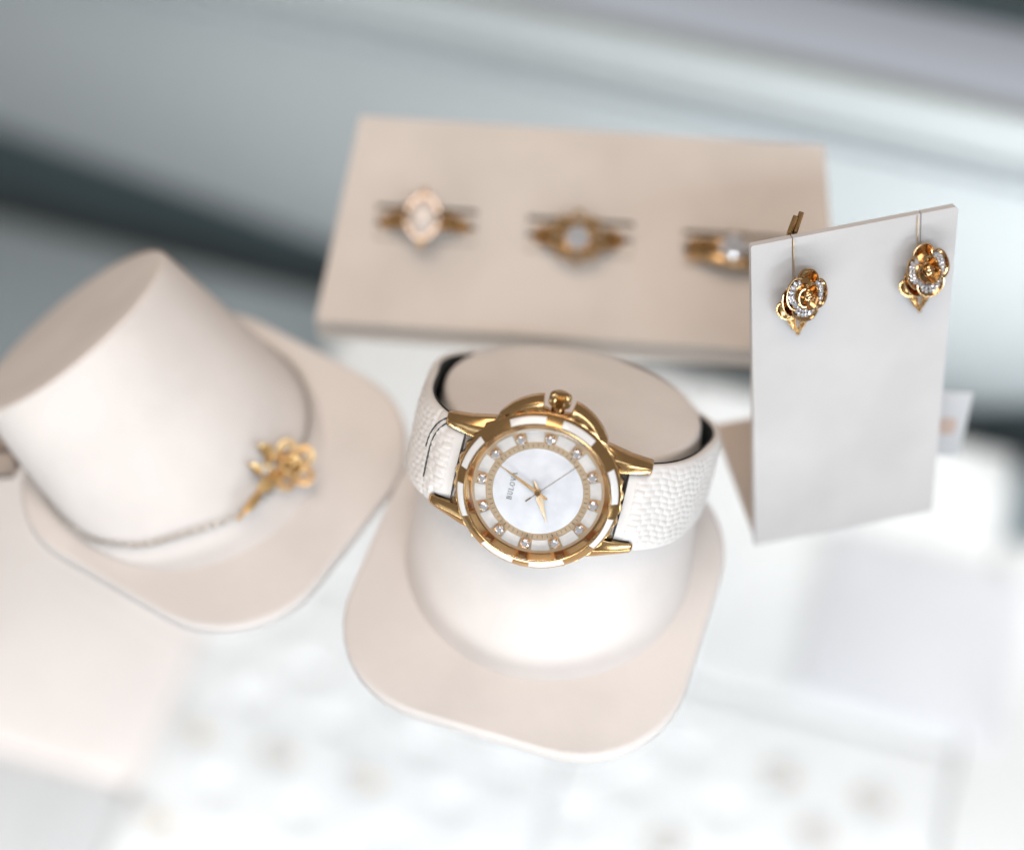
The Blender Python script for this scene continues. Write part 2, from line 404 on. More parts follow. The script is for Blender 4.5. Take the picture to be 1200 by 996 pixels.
# dial
mb = MB(); mb.lathe([(12.55, 5.2), (12.55, 5.45), (0.05, 5.45)], 96, cap=(True, True)); dial = obj('dial', mb, 'champagne', watch)
mb = MB(); mb.lathe([(8.55, 5.46), (8.55, 5.60), (8.4, 5.64), (.05, 5.64)], 96, cap=(False, True)); obj('dial_center', mb, 'pearl', dial)
mb = MB(); mb.lathe([(8.66, 5.46), (8.66, 5.56), (9.75, 5.56), (9.75, 5.46)], 96); obj('minute_track', mb, 'champagne', dial)
mb = MB()
for k in range(60):
    a = hdir(6*k); w = .075 if k % 5 else .13
    mb.box((9.2, 0, 5.575), (.62, w, .03), Matrix.Rotation(a, 4, 'Z'))
obj('minute_ticks', mb, 'tick', dial, smooth=None)
for k in range(12):
    mb = MB(); rows = []
    for i in range(7):
        a = hdir(30*k+15) + R(-8.6+17.2*i/6); ca, sa = math.cos(a), math.sin(a)
        rows.append([(r*ca, r*sa, z) for r, z in ((9.9, 5.46), (9.9, 5.55), (12.0, 5.55), (12.0, 5.46))])
    mb.loft(rows, True, (True, True)); obj('pearl_segment', mb, 'pearl_seg', dial, smooth=30)
for k in range(12):
    a = hdir(30*k); T = Matrix.Rotation(a, 4, 'Z') @ Matrix.Translation((10.75, 0, 0))
    mb = MB(); mb.lathe([(.75, 5.46), (.95, 5.9), (.8, 5.95)], 14, T=T)
    for i in range(4):
        g = R(45+90*i); mb.tube([(.95*math.cos(g), .95*math.sin(g), 5.45), (.97*math.cos(g), .97*math.sin(g), 6.1), (.75*math.cos(g), .75*math.sin(g), 6.3)], .13, 6, T=T)
    hm = obj('hour_marker', mb, 'gold', dial)
    mb = MB(); mb.gem((0, 0, 6.0), .98, T=T, rot=.2*k); obj('stone', mb, 'diamond', hm, smooth=None)
def hand(name, deg, pts, z, h, mat='gold'):
    """ridged dauphine hand: outline list (along, half width)"""
    mb = MB(); T = Matrix.Rotation(hdir(deg), 4, 'Z'); rings = []
    for x, w in pts: rings.append([(x, -w, z), (x, 0, z+h), (x, w, z), (x, 0, z-.03)])
    mb.loft(rings, True, (True, True), T); return obj(name, mb, mat, watch, smooth=15)
hand('hour_hand', 242, ((-2.3, .10), (-1.6, .36), (-.7, .4), (0, .42), (1.6, .62), (6.4, .03)), 5.95, .14, 'champagne')
hand('minute_hand', 23.5, ((-2.3, .10), (-1.9, .28), (-.9, .24), (0, .26), (2.2, .34), (9.8, .03)), 6.2, .14, 'gold_soft')
mb = MB(); T = Matrix.Rotation(hdir(130.7), 4, 'Z')
mb.box((3.4, 0, 6.48), (12.2, .12, .08), T); mb.box((-2.2, 0, 6.48), (1.3, .26, .09), T); obj('second_hand', mb, 'gold_dark', watch, smooth=None)
mb = MB(); mb.lathe([(.62, 5.6), (.62, 6.5), (.5, 6.68), (.05, 6.75)], 24, cap=(True, True)); obj('hand_pin', mb, 'gold_dark', watch)
# name on the dial, printed between centre and twelve, read with twelve upwards
def stroke(mb, pts, w, T):
    for (x0, y0), (x1, y1) in zip(pts, pts[1:]):
        d = math.hypot(x1-x0, y1-y0); a = math.atan2(y1-y0, x1-x0)
        mb.box((0, 0, 0), (d+w*.5, w, .03), T @ Matrix.Translation(((x0+x1)/2, (y0+y1)/2, 0)) @ Matrix.Rotation(a, 4, 'Z'))
def arc2(cx, cy, rx, ry, a0, a1, n=8): return [(cx+rx*math.cos(R(a0+(a1-a0)*k/n)), cy+ry*math.sin(R(a0+(a1-a0)*k/n))) for k in range(n+1)]
TK, TN = .15, .07
GL = {
 'B': (.82, [([(.16, 0), (.16, 1)], TK), ([(.0, 0), (.4, 0)], TN), ([(.0, 1), (.4, 1)], TN), ([(.16, .52), (.4, .52)], TN), (arc2(.4, .76, .26, .24, 90, -90), TK*.8), (arc2(.42, .26, .32, .26, 90, -90), TK*.8)]),
 'U': (.9, [([(.18, 1), (.18, .35)] + arc2(.46, .33, .28, .33, 180, 360) + [(.74, 1)], TK*.75), ([(0, 1), (.36, 1)], TN), ([(.6, 1), (.9, 1)], TN)]),
 'L': (.78, [([(.16, 0), (.16, 1)], TK), ([(0, 1), (.34, 1)], TN), ([(0, 0), (.7, 0), (.72, .25)], TN)]),
 'O': (.96, [(arc2(.46, .5, .4, .5, 0, 360, 16), TK*.8)]),
 'V': (.88, [([(.08, 1), (.45, 0)], TK), ([(.45, 0), (.8, 1)], TN*1.2), ([(-.05, 1), (.25, 1)], TN), ([(.65, 1), (.93, 1)], TN)]),
 'A': (.9, [([(.08, 0), (.45, 1)], TN*1.2), ([(.45, 1), (.82, 0)], TK), ([(-.03, 0), (.22, 0)], TN), ([(.66, 0), (.97, 0)], TN), ([(.22, .34), (.68, .34)], TN)]),
}
mb = MB(); word = 'BULOVA'; hgt = .86; tw = sum(GL[c][0]+.24 for c in word)*hgt; x = -tw/2
for c in word:
    T = Matrix.Translation((-5.0, 0, 5.67)) @ Matrix.Rotation(R(90), 4, 'Z') @ Matrix.Translation((x, -hgt/2, 0)) @ Matrix.Scale(hgt, 4)
    for pts, w in GL[c][1]: stroke(mb, pts, w, T)
    x += (GL[c][0]+.24)*hgt
obj('dial_name', mb, 'ink', dial, smooth=None)
mb = MB(); mb.lathe([(13.45, 6.95), (13.45, 7.3), (12.8, 7.5), (9, 7.72), (5, 7.86), (.05, 7.9)], 96, cap=(False, True)); mb.lathe([(13.45, 6.95), (.05, 6.98)], 96, cap=(False, True))
obj('crystal', mb, 'crystal', watch, smooth=40)

# strap: a band that runs round the leaning post, lifted off it near the case
WFi = WF.inverted()
def section(th):
    p0 = WFi @ (WM @ (body_pt(WP, th, 0)*S)); p1 = WFi @ (WM @ (body_pt(WP, th, 1)*S))
    s = -p0.y/(p1.y-p0.y); p = p0.lerp(p1, s)/S; return p.x, p.z
sec = [section(2*math.pi*k/180) for k in range(180)]
scx = (min(p[0] for p in sec)+max(p[0] for p in sec))/2; scz = (min(p[1] for p in sec)+max(p[1] for p in sec))/2
polar = sorted((math.atan2(p[0]-scx, p[1]-scz), math.hypot(p[0]-scx, p[1]-scz)) for p in sec)
def rad(phi):
    phi = (phi+math.pi) % (2*math.pi) - math.pi
    for i in range(len(polar)):
        if polar[i][0] > phi: break
    a, b = polar[i-1], polar[i]; da = (b[0]-a[0]) % (2*math.pi); f = ((phi-a[0]) % (2*math.pi))/da if da else 0
    return a[1] + (b[1]-a[1])*f
def strap(side):
    """side +1 = six o'clock piece, -1 = twelve o'clock piece"""
    lx, lz = 18.3*side, 1.4
    phi0 = math.atan2(lx-scx, lz-scz); r0 = math.hypot(lx-scx, lz-scz); off0 = r0-rad(phi0)
    phi1 = side*R(183 if side > 0 else 176)
    pts = []
    for k in range(241):
        f = k/240; phi = phi0 + (phi1-phi0)*f
        q = abs(phi)-abs(phi0)
        gp = 2.3 if side < 0 else 1.9
        off = gp + (off0-gp)*(1-smoothstep(0, R(50), q)) + (1.7 if side > 0 else 0)*smoothstep(R(105), R(135), q)
        r = rad(phi)+off; pts.append(Vector((scx + r*math.sin(phi), 0, scz + r*math.cos(phi))))
    # lead-in between the lugs
    d = (pts[0]-pts[3]).normalized(); pts = [pts[0]+Vector((-side*2.4, 0, .45)), pts[0]+Vector((-side*1.2, 0, .3))] + pts
    L = [0]
    for a, b in zip(pts, pts[1:]): L.append(L[-1]+(b-a).length)
    def at(s):
        for i in range(len(L)-1):
            if L[i+1] >= s: break
        f = (s-L[i])/(L[i+1]-L[i]); p = pts[i].lerp(pts[i+1], f); t = (pts[i+1]-pts[i]).normalized()
        return p, t
    tot = L[-1]-.01
    def hw(s): return 7.0 + 1.9*smoothstep(3.0, 4.2, s) - 1.6*smoothstep(30, 60, s)
    ss = []; s = 0
    while s < tot: ss.append(s); s += .16 if s < 40 else .6
    ny = 112; rings = []; lin = []
    rnd = random.Random(3+side); jit = {}
    def relief(s, y):
        yy = y/1.2 + .22*math.sin(s*.75) + .10*s; row = math.floor(yy); fv = yy-row
        u = s/2.15 + (.5 if row % 2 else 0) + .15*math.sin(row*2.3); c = math.floor(u); fu = u-c
        j = jit.setdefault((row, c), rnd.uniform(.6, 1.0))
        return .34*j*max(0, math.sin(math.pi*fu))**.7*max(0, math.sin(math.pi*fv))**.8
    for s in ss:
        p, t = at(s); nrm = Vector((t.z, 0, -t.x))*(-side)
        if nrm.dot(p-Vector((scx, 0, scz))) < 0: nrm = -nrm
        w = hw(s); th = 1.15 - .25*smoothstep(10, 40, s); ring = []
        puff = .75*math.exp(-((s-2.2)/2.6)**2) + .25
        groove = -.35*math.exp(-((s-6.2)/.35)**2) if side < 0 else 0
        for j in range(ny+1):
            y = w*(2*j/ny-1); e = abs(y)/w
            h = th*(1-.55*e**8) + puff*(1-e*e)*.8 + (relief(s, y)*(1-e**10) if s > 1.5 else 0) + groove
            ring.append(tuple(p + nrm*h + Vector((0, y, 0))))
        ring.append(tuple(p + nrm*(-.2) + Vector((0, w+.02, 0)))); ring.append(tuple(p - nrm*.8 + Vector((0, w-.25, 0))))
        ring.append(tuple(p - nrm*.8 + Vector((0, -w+.25, 0)))); ring.append(tuple(p + nrm*(-.2) + Vector((0, -w-.02, 0))))
        rings.append(ring)
        lin.append([tuple(p - nrm*.84 + Vector((0, y, 0))) for y in (-w+.12, w-.12)] + [tuple(p - nrm*1.15 + Vector((0, y, 0))) for y in (w-.12, -w+.12)])
    mb = MB(); mb.loft(rings, True, (True, True)); st = obj('strap', mb, 'strap', watch, smooth=70, weld=False)
    mb = MB(); mb.loft(lin[::3], True, (True, True)); obj('lining', mb, 'lining', st)
    if side < 0:
        for s0, lo, mat in ((6.0, -.55, 'thread'), (7.3, .1, 'thread')):
            mb = MB(); y = hw(s0)*lo; w = hw(s0)-.25
            while y < w-.2:
                q = []
                for k in range(5):
                    yy = min(y+1.0*k/4, w); e = abs(yy)/hw(s0); sq = s0 - 3.6*max(0, yy/hw(s0)+.05)**2.6
                    pp, tt = at(sq); nrm = Vector((tt.z, 0, -tt.x))
                    if nrm.dot(pp-Vector((scx, 0, scz))) < 0: nrm = -nrm
                    puff = .75*math.exp(-((sq-2.2)/2.6)**2) + .25
                    h = 1.13*(1-.55*e**8) + puff*(1-e*e)*.8 + .13 + .05*math.sin(math.pi*k/4)
                    q.append(tuple(pp + nrm*h + Vector((0, yy, 0))))
                mb.tube(q, .15, 6); y += 1.15
            obj('stitching', mb, mat, st)
    return at, tot
for sd in (1, -1): at_, tot_ = strap(sd)
# buckle behind the post
p, t = at_(tot_-2)
mb = MB(); fr = [(-9.2, -4), (9.2, -4), (9.2, 4), (-9.2, 4)]
T = Matrix.Translation(p + Vector((0, 0, -1.6)))
mb.tube([(x*.0+y, x, 0) for x, y in fr], .8, 8, closed=True, T=T); mb.tube([(-4, 0, 0), (4.2, 0, -.9)], .5, 8, T=T); obj('buckle', mb, 'gold', watch)

# ------------------------------------------------------------------ ring block
RW, RT = 115.9, 33
RM = pose(-48.4, 44.6, .05, -4.94)
block = thing('ring_block', 'beige sloping ring block with three padded slots behind the watch stand', 'ring display', RM)
cF, sF = math.cos(R(RT)), math.sin(R(RT)); FL = 46.0; INS = 6.6
def face(x, v, h=0): return (x, v*cF - h*sF, 7 + v*sF + h*cF)
def edge_x(v): return INS*v/FL, RW - INS*v/FL
# solid shell: front lip, sides, back, bottom
yb_, zb_ = FL*cF, 7+FL*sF; th = 1.6
mb = MB()
inner = [face(x, v, -th) for x, v in ((edge_x(0)[0], 0), (edge_x(0)[1], 0), (edge_x(FL)[1], FL), (edge_x(FL)[0], FL))]
bot = [(0, .6, 0), (RW, .6, 0), (RW-INS, yb_+6, 0), (INS, yb_+6, 0)]
mb.add(bot + inner, [(0, 3, 2, 1), (0, 1, 5, 4), (1, 2, 6, 5), (2, 3, 7, 6), (3, 0, 4, 7)]); obj('body', mb, 'cream_ring', block, smooth=30)
slots = [(11.8, 34.2, 18.9, 26.8), (45.3, 68.8, 18.3, 26.4), (79.8, 103.3, 17.5, 25.5)]
# face panel with the three real openings
xs = [None] + [v for s in slots for v in s[:2]] + [None]
def panel_pts(h):
    return None
mb = MB(); cols = []
def quad(a, b, c, d):
    top = [face(*p, 0) for p in (a, b, c, d)]; low = [face(*p, -th) for p in (a, b, c, d)]
    mb.add(top + low, [(0, 1, 2, 3), (7, 6, 5, 4)])
def wall(a, b): mb.add([face(*a, 0), face(*b, 0), face(*b, -th), face(*a, -th)], [(0, 1, 2, 3)])
prev = [(edge_x(0)[0], 0), (edge_x(FL)[0], FL)]
for k, (x0, x1, v0, v1) in enumerate(slots):
    nx = (x1 + slots[k+1][0])/2 if k < 2 else None
    right = [(nx, 0), (nx, FL)] if nx else [(edge_x(0)[1], 0), (edge_x(FL)[1], FL)]
    quad(prev[0], (x0, 0), (x0, FL), prev[1]) if False else None
    A, B = prev[0], prev[1]; Cc, D = right
    quad(A, Cc, (x1, v0), (x0, v0)); quad((x0, v1), (x1, v1), D, B); quad(A, (x0, v0), (x0, v1), B); quad((x1, v0), Cc, D, (x1, v1))
    for p, q in (((x0, v0), (x1, v0)), ((x1, v0), (x1, v1)), ((x1, v1), (x0, v1)), ((x0, v1), (x0, v0))): wall(p, q)
    prev = right
wall(*[(edge_x(0)[0], 0), (edge_x(0)[1], 0)]); wall(*[(edge_x(FL)[1], FL), (edge_x(FL)[0], FL)])
wall(*[(edge_x(0)[1], 0), (edge_x(FL)[1], FL)]); wall(*[(edge_x(FL)[0], FL), (edge_x(0)[0], 0)])
obj('face_panel', mb, 'cream_ring', block, smooth=30)
ring_v = []
for x0, x1, v0, v1 in slots:
    vm = v0 + (v1-v0)*.50; ring_v.append(vm)
    for a, b in ((v0+.05, vm-.3), (vm+.3, v1-.75)):
        mb = MB(); rings = []
        hw_ = (b-a)/2; vc = (a+b)/2
        for x in (x0+.05, x0+.6, x1-.6, x1-.05):
            dz = -.4 if x in (x0+.05, x1-.05) else 0
            rings.append([face(x, vc + hw_*math.cos(R(g)), -1.5 + dz + 1.2*math.sin(R(g))) for g in range(0, 181, 15)] + [face(x, a, -9), face(x, b, -9)])
        mb.loft(rings); obj('slot_foam', mb, 'foam', block, smooth=50)

def on_block(x, v, h, tilt=0, yaw=0):
    """ring frame: x along the slot, z out of the face"""
    m = Matrix.Identity(4); m.col[1] = Vector((0, cF, sF, 0)); m.col[2] = Vector((0, -sF, cF, 0)); p = face(x, v, h)
    for k in range(3): m[k][3] = p[k]*S
    return RM @ m @ Matrix.Rotation(R(yaw), 4, 'Z') @ Matrix.Rotation(R(tilt), 4, 'X')
def arc(r, a0, a1, n=40, y=lambda f: 0, zc=0): return [(r*math.cos(R(a0+(a1-a0)*k/n)), y(k/n), zc + r*math.sin(R(a0+(a1-a0)*k/n))) for k in range(n+1)]
# ring one: pale oval cabochon in a pointed halo
ZC = -4.9; RR = 9.6
r1 = thing('opal_ring', 'gold ring with a milky oval stone in a pointed halo', 'ring', on_block(22.7, ring_v[0], 0, -8), 'rings in the ring block')
mb = MB(); n = 60
pts = arc(RR, -90, 270, n, zc=ZC); mb.tube(pts[:-1], [1.5+.7*max(0, math.sin(R(-90+360*k/n)))**2 for k in range(n)], 10, closed=True); obj('band', mb, 'gold_dark', r1)
mb = MB(); mb.lathe([(1.6, 2.6), (2.9, 4.4), (4.3, 5.2), (4.4, 5.7), (3.0, 5.9)], 40, T=Matrix.Diagonal((.86, 1.12, 1, 1)), cap=(True, True)); head = obj('setting', mb, 'gold_dull', r1)
for sg in (-1, 1):
    mb = MB(); mb.loft([[(-1.5, sg*4.2, 5.1), (1.5, sg*4.2, 5.1), (1.5, sg*4.2, 5.7), (-1.5, sg*4.2, 5.7)], [(-.2, sg*6.5, 4.8), (.2, sg*6.5, 4.8), (.2, sg*6.5, 5.1), (-.2, sg*6.5, 5.1)]]); obj('halo_point', mb, 'gold_dull', head)
mb = MB(); mb.ball((0, 0, 5.7), 1, 28, 14, (2.75, 3.75, 1.6)); obj('cabochon', mb, 'opal', r1).scale = (1.08, 1.12, 1.05); head.scale = (1.02, 1.06, 1)
for k in range(16):
    a = 2*math.pi*k/16; mb = MB(); mb.gem((3.45*math.cos(a), 4.55*math.sin(a), 5.95), .5, rot=k); obj('halo_stone', mb, 'diamond', head, smooth=None)
for sg in (-1, 1):
    mb = MB(); mb.gem((sg*5.4, 0, 3.85), .95, T=Matrix.Rotation(0, 4, 'Y')); obj('side_stone', mb, 'diamond', r1, smooth=None)
# ring two: round stone in a scrolled halo, split twisting shank
r2 = thing('halo_ring', 'gold ring with a round stone in a scrolled petal halo and split twisting band', 'ring', on_block(56.8, ring_v[1]-.3, 0, 6), 'rings in the ring block')
for sg in (-1, 1):
    mb = MB(); pts = arc(RR+.3, -90, 270, n, zc=ZC); pts = [(x, sg*1.9*max(0, math.sin(R(-90+360*k/n)))*(1-.15*math.cos(R(3*k*6))), z) for k, (x, y, z) in enumerate(pts)]
    mb.tube(pts[:-1], 1.15, 8, closed=True); obj('band', mb, 'gold_dark', r2)
mb = MB(); mb.lathe([(1.4, 2.8), (2.4, 4.3), (2.9, 5.2), (2.5, 5.7)], 32, cap=(True, True)); head = obj('setting', mb, 'gold_dull', r2)
mb = MB(); mb.gem((0, 0, 6.1), 2.35, n=10); obj('stone', mb, 'diamond', head, smooth=None)
for k in range(8):
    a = 2*math.pi*k/8; cx_, cy_ = 3.75*math.cos(a), 3.75*math.sin(a)
    mb = MB(); mb.tube([(cx_+1.15*math.cos(b), cy_+1.15*math.sin(b), 5.0+.35*math.sin(b)) for b in [2*math.pi*i/16 for i in range(16)]], .38, 6, closed=True); obj('petal', mb, 'gold_dull', head)
for p_, q_ in (((4.6, 1.9, 4.6), .95), ((5.2, -.9, 4.2), .8), ((-4.8, -1.6, 4.4), .8)):
    mb = MB(); mb.gem(p_, q_); obj('side_stone', mb, 'diamond', r2, smooth=None)
head.scale = (1.15, 1.15, 1)
# ring three: raised solitaire on a double band
r3 = thing('solitaire_ring', 'gold ring with one raised round clear stone on a plain double band', 'ring', on_block(90.6, ring_v[2]-.2, 0, 6), 'rings in the ring block')
for sg in (-1, 1):
    mb = MB(); pts = arc(RR+(.3 if sg < 0 else 0), -90, 270, n, zc=ZC); pts = [(x, sg*1.3 - (.9 if sg < 0 else .3)*max(0, math.sin(R(-90+360*k/n)))**2 - .13*x*max(0, z)/5, z) for k, (x, y, z) in enumerate(pts)]
    mb.tube(pts[:-1], 1.25, 8, closed=True); obj('band', mb, 'gold_dark' if sg > 0 else 'gold_soft', r3)
mb = MB(); mb.lathe([(1.0, 3.6), (1.9, 5.0), (2.2, 5.9), (1.9, 6.0)], 24, cap=(True, True))
for k in range(4):
    a = R(45+90*k); mb.tube([(1.2*math.cos(a), 1.2*math.sin(a), 4), (2.75*math.cos(a), 2.75*math.sin(a), 6.6), (2.2*math.cos(a), 2.2*math.sin(a), 7.7)], .38, 6)
head = obj('setting', mb, 'gold', r3); head.location = (0, .9*S, 0)
mb = MB(); mb.gem((0, 0, 6.9), 3.0, n=10); obj('stone', mb, 'diamond', head, smooth=None)
mb = MB(); mb.gem((3.7, .9, 5.1), 1.1); obj('side_stone', mb, 'diamond', r3, smooth=None)

# ------------------------------------------------------------------ earring card
EM = pose(46.0, -9.7, .05, 12.6)
card = thing('earring_card', 'pale grey leaning earring card folded onto a tan foot', 'earring display', EM)
LEAN = R(22); ct, st_ = math.cos(LEAN), math.sin(LEAN)
CT = Matrix(((1, 0, 0, 0), (0, st_, -ct, 0), (0, ct, st_, 0), (0, 0, 0, 1)))     # card x, card up, out of card -> local
sl1, sl2 = (8.7, 59.6), (34.4, 60.2)
top_l, top_r = (.4, 71.2), (42.0, 72.0)
def on_top(x): return top_l[1] + (top_r[1]-top_l[1])*(x-top_l[0])/(top_r[0]-top_l[0])
out = [(0, .2), (39.0, .2), (top_r[0], top_r[1]-.8), (top_r[0]-.7, top_r[1])]
for x, y in (sl2, sl1): out += [(x+.09, on_top(x)), (x+.06, y), (x-.06, y), (x-.09, on_top(x))]
out += [(top_l[0]+.35, top_l[1]), (top_l[0], top_l[1]-.35)]
mb = MB(); mb.prism(out, -1.5, 0, CT); obj('front_panel', mb, 'card', card, smooth=None, bevel=(.2, 2))
mb = MB(); mb.prism([(x, y) for x, y in ((.3, 1.75), (38.7, 1.75), (39.4, 31), (-.2, 31))], 0, 1.4); tag(obj('foot_panel', mb, 'card_back', card, smooth=30, bevel=(.25, 2)), 'tan foot lying flat behind the leaning panel')

def petal(a0, a1, r0, r1, z0, z1, curl=.5, T=None, na=14, nr=6, th=.22):
    """one cupped petal: outer surface, inner surface and rim"""
    mb = MB(); top = []; low = []
    for i in range(nr+1):
        f = i/nr; a_ = []; b_ = []
        for j in range(na+1):
            g = j/na; a = R(a0 + (a1-a0)*g); edge = 1-abs(2*g-1)**3
            r = r0 + (r1-r0)*f*(.62+.38*edge); z = z0 + (z1-z0)*f*f + curl*f*(1-edge)
            a_.append((r*math.cos(a), r*math.sin(a), z)); b_.append((r*math.cos(a)*.985, r*math.sin(a)*.985, z-th))
        top.append(a_); low.append(b_)
    rings = [t + list(reversed(l)) for t, l in zip(top, low)]
    mb.loft(rings, True, (True, True), T)
    rim = top[-1]; mb.tube(rim, .2, 6, T=T)
    return mb, top
def rose(parent, scale=1.0, stones=True, gm='rose_gold', tilt=None):
    K = (tilt or Matrix.Identity(4)) @ Matrix.Scale(scale, 4)
    mb = MB(); pts = [((.35+.16*k/8)*math.cos(k*.5), (.35+.16*k/8)*math.sin(k*.5), 4.9 - .045*k) for k in range(26)]
    mb.tube(pts, .24, 6, T=K); mb.ball((0, 0, 4.1), 1.15, 12, 8, (1, 1, .8), T=K); bud = obj('bud', mb, gm, parent)
    mb = MB(); mb.lathe([(.6, .6), (2.6, 1.1), (3.3, 2.2), (2.6, 2.9), (1.2, 3.4)], 24, T=K, cap=(True, True)); obj('cup', mb, 'gold_dark', parent)
    for a in (20, 140, 260):
        m2, _ = petal(a, a+118, .9, 2.35, 3.3, 4.55, .15, K); obj('inner_petal', m2, gm, parent, smooth=50)
    for a, w, st in ((128, 108, True), (218, 112, True), (-28, 92, True), (62, 84, False), (172, 86, False)):
        low = 0 if a != 172 else -.9
        m2, top = petal(a, a+w, 1.7, 4.5 if low == 0 else 5.1, 2.4+low, 3.5+low, .35, K); pt = obj('petal', m2, gm, parent, smooth=50)
        if stones and st:
            mb = MB()
            for j in range(7):
                a_ = R(a + 12 + (w-24)*j/6); e = 1-abs(2*(j/6*.78+.11)-1)**3
                for r, q in ((3.55, .46), (2.85, .36)):
                    mb.gem((r*(.72+.28*e)*math.cos(a_), r*(.72+.28*e)*math.sin(a_), 3.25+low), q, T=K, n=6, rot=j)
            obj('pave_stones', mb, 'diamond', pt, smooth=None)
    return bud
def earring(x, y, label, spin, tx, ty, clip):
    loc = EM @ Matrix.Diagonal((1, 1, 1, 1))
    m = EM @ CT
    m = EM @ Matrix.Translation(CT @ Vector((x*S, y*S, .0003))) @ CT.to_3x3().to_4x4() 
    t = thing('rose_earring', label, 'earring', m, 'rose earrings on the card')
    rose(t, 1.16, True, 'rose_gold', Matrix.Translation((.3, 1.5, .7)) @ Matrix.Rotation(R(tx), 4, 'X') @ Matrix.Rotation(R(ty), 4, 'Y') @ Matrix.Diagonal((.84, 1.0, .8, 1)) @ Matrix.Rotation(R(spin), 4, 'Z'))
    for sg in (-1, 1):                        # two small leaves below the rose, open frames meeting in a tip
        def lf_pt(f, o): return (sg*(2.55*(1-f)**.75)*(1 if o > 0 else .35) + sg*.25*o*math.sin(math.pi*f), -2.6 - 5.0*f - .25*(1-o)*math.sin(math.pi*f), 1.35)
        mb = MB(); rings = []
        for k in range(9):
            f = k/8; a, b_ = Vector(lf_pt(f, 1)), Vector(lf_pt(f, 0)); c_ = (a+b_)/2
            rings.append([tuple(a), tuple(c_+Vector((0, 0, .1))), tuple(b_), tuple(c_-Vector((0, 0, .5)))])
        mb.loft(rings); lf = obj('leaf', mb, 'gold_dark', t, smooth=20)
        mb = MB()
        for o_ in (1, 0): mb.tube([lf_pt(k/8, o_) for k in range(9)], .24, 6)
        obj('leaf_rim', mb, 'gold', lf)
    mb = MB(); mb.ball((0, -7.8, 1.35), .46, 8, 6); obj('tip_bead', mb, 'gold', t)
    m2, _ = petal(176, 250, 2.4, 4.7, 1.5, 1.9, .3); obj('back_petal', m2, 'gold', t, smooth=50)
    mb = MB(); mb.tube([(-.35, 3.6, .35), (-.38, 6, .3), (-.4, on_top(x-.4)-y-.2, .12)], .11, 6); obj('hook_wire', mb, 'gold_soft', t)
    if clip:
        mb = MB()
        for dx in (0, 1.15): mb.tube([(-.9+dx, 7.5, -2.4), (-.2+dx, 12.2, -3.0), (1.2+dx, 16.0-.6*(dx == 0), -3.3)], .55, 8)
        mb.box((0.2, 7.6, -2.2), (2.2, 1.4, .7)); obj('clip_back', mb, 'gold_dark', t)
    else:
        mb = MB(); mb.box((0, 4.6, -2.2), (2.2, 3.0, .7)); obj('clip_back', mb, 'gold_dark', t)
earring(9.1, 58.9, 'rose gold flower earring with its clip prongs sticking up behind the card', -20, -8, 12, True)
earring(34.0, 59.1, 'rose gold flower earring beside the free upper corner of the card', 0, -18, 4, False)

# ------------------------------------------------------------------ price tag and brown strap end
mb = MB()
for sg in (-1, 1):
    T = Matrix.Translation((0, sg*3.4, 0)) @ Matrix.Rotation(R(sg*10.5), 4, 'X'); mb.box((0, 0, 9.4), (14, .5, 18.8), T)
tg = tag(obj('price_tag', mb, 'tag', bevel=(.08, 1)), 'small white folded price tag standing behind the earring card', 'tag'); tg.matrix_world = pose(84.6, 16.8, .05, -4)
mb = MB(); T = Matrix.Translation((0, -3.4, 0)) @ Matrix.Rotation(R(-10.5), 4, 'X'); mb.prism(rrect(1.9, 2.4, 1.2, 5), 0, .03, T @ Matrix.Translation((3.0, -.28, 9.2)) @ Matrix.Rotation(R(90), 4, 'X')); obj('print', mb, 'print', tg)
br = thing('leather_roll', 'brown leather roll with dark bands lying beside the bracelet stand', 'leather roll', pose(-124, 9.5, .05, 6))
mb = MB(); mb.tube([(x, 0, 5.0) for x in (-14, -13, 0, 13, 14)], [4.2, 5, 5, 5, 4.2], 24); rl = obj('roll', mb, 'brown', br, smooth=50)
for y_, z_ in ((-4.6, 2.6), (-2.6, 9.1)):
    mb = MB(); mb.tube([(x, y_*.98, z_) for x in (-13, 0, 13)], .55, 8); obj('band', mb, 'brown_dark', br)

# ------------------------------------------------------------------ bracelet with a gold flower
ctrl = [(-230, .22), (-190, .16), (-182, .13), (-158, .15), (-134, .17), (-110, .145), (-92, .13), (-76, .12), (-50, .11), (-18, .10), (10, .16), (50, .27), (90, .33), (130, .22)]
def s_at(d):
    while d > 130: d -= 360
    for (a, sa), (b, sb) in zip(ctrl, ctrl[1:]):
        if a <= d <= b:
            f = (d-a)/(b-a); f = f*f*(3-2*f); return sa+(sb-sa)*f
    return .22
def bpt(d, off=.7):
    th = R(d); s = s_at(d); p = body_pt(BP, th, s); e = .01
    du = body_pt(BP, th+e, s)-body_pt(BP, th-e, s); dv = body_pt(BP, th, s+e)-body_pt(BP, th, s-e)
    return p + du.cross(dv).normalized()*off, du.cross(dv).normalized(), du.normalized()
P0, N0, T0 = bpt(-86, 0)
bra = thing('bracelet', 'fine silver chain bracelet with a gold flower charm on the cream stand', 'bracelet', BM)
loop = [bpt(130-360*k/720)[0] for k in range(720)]
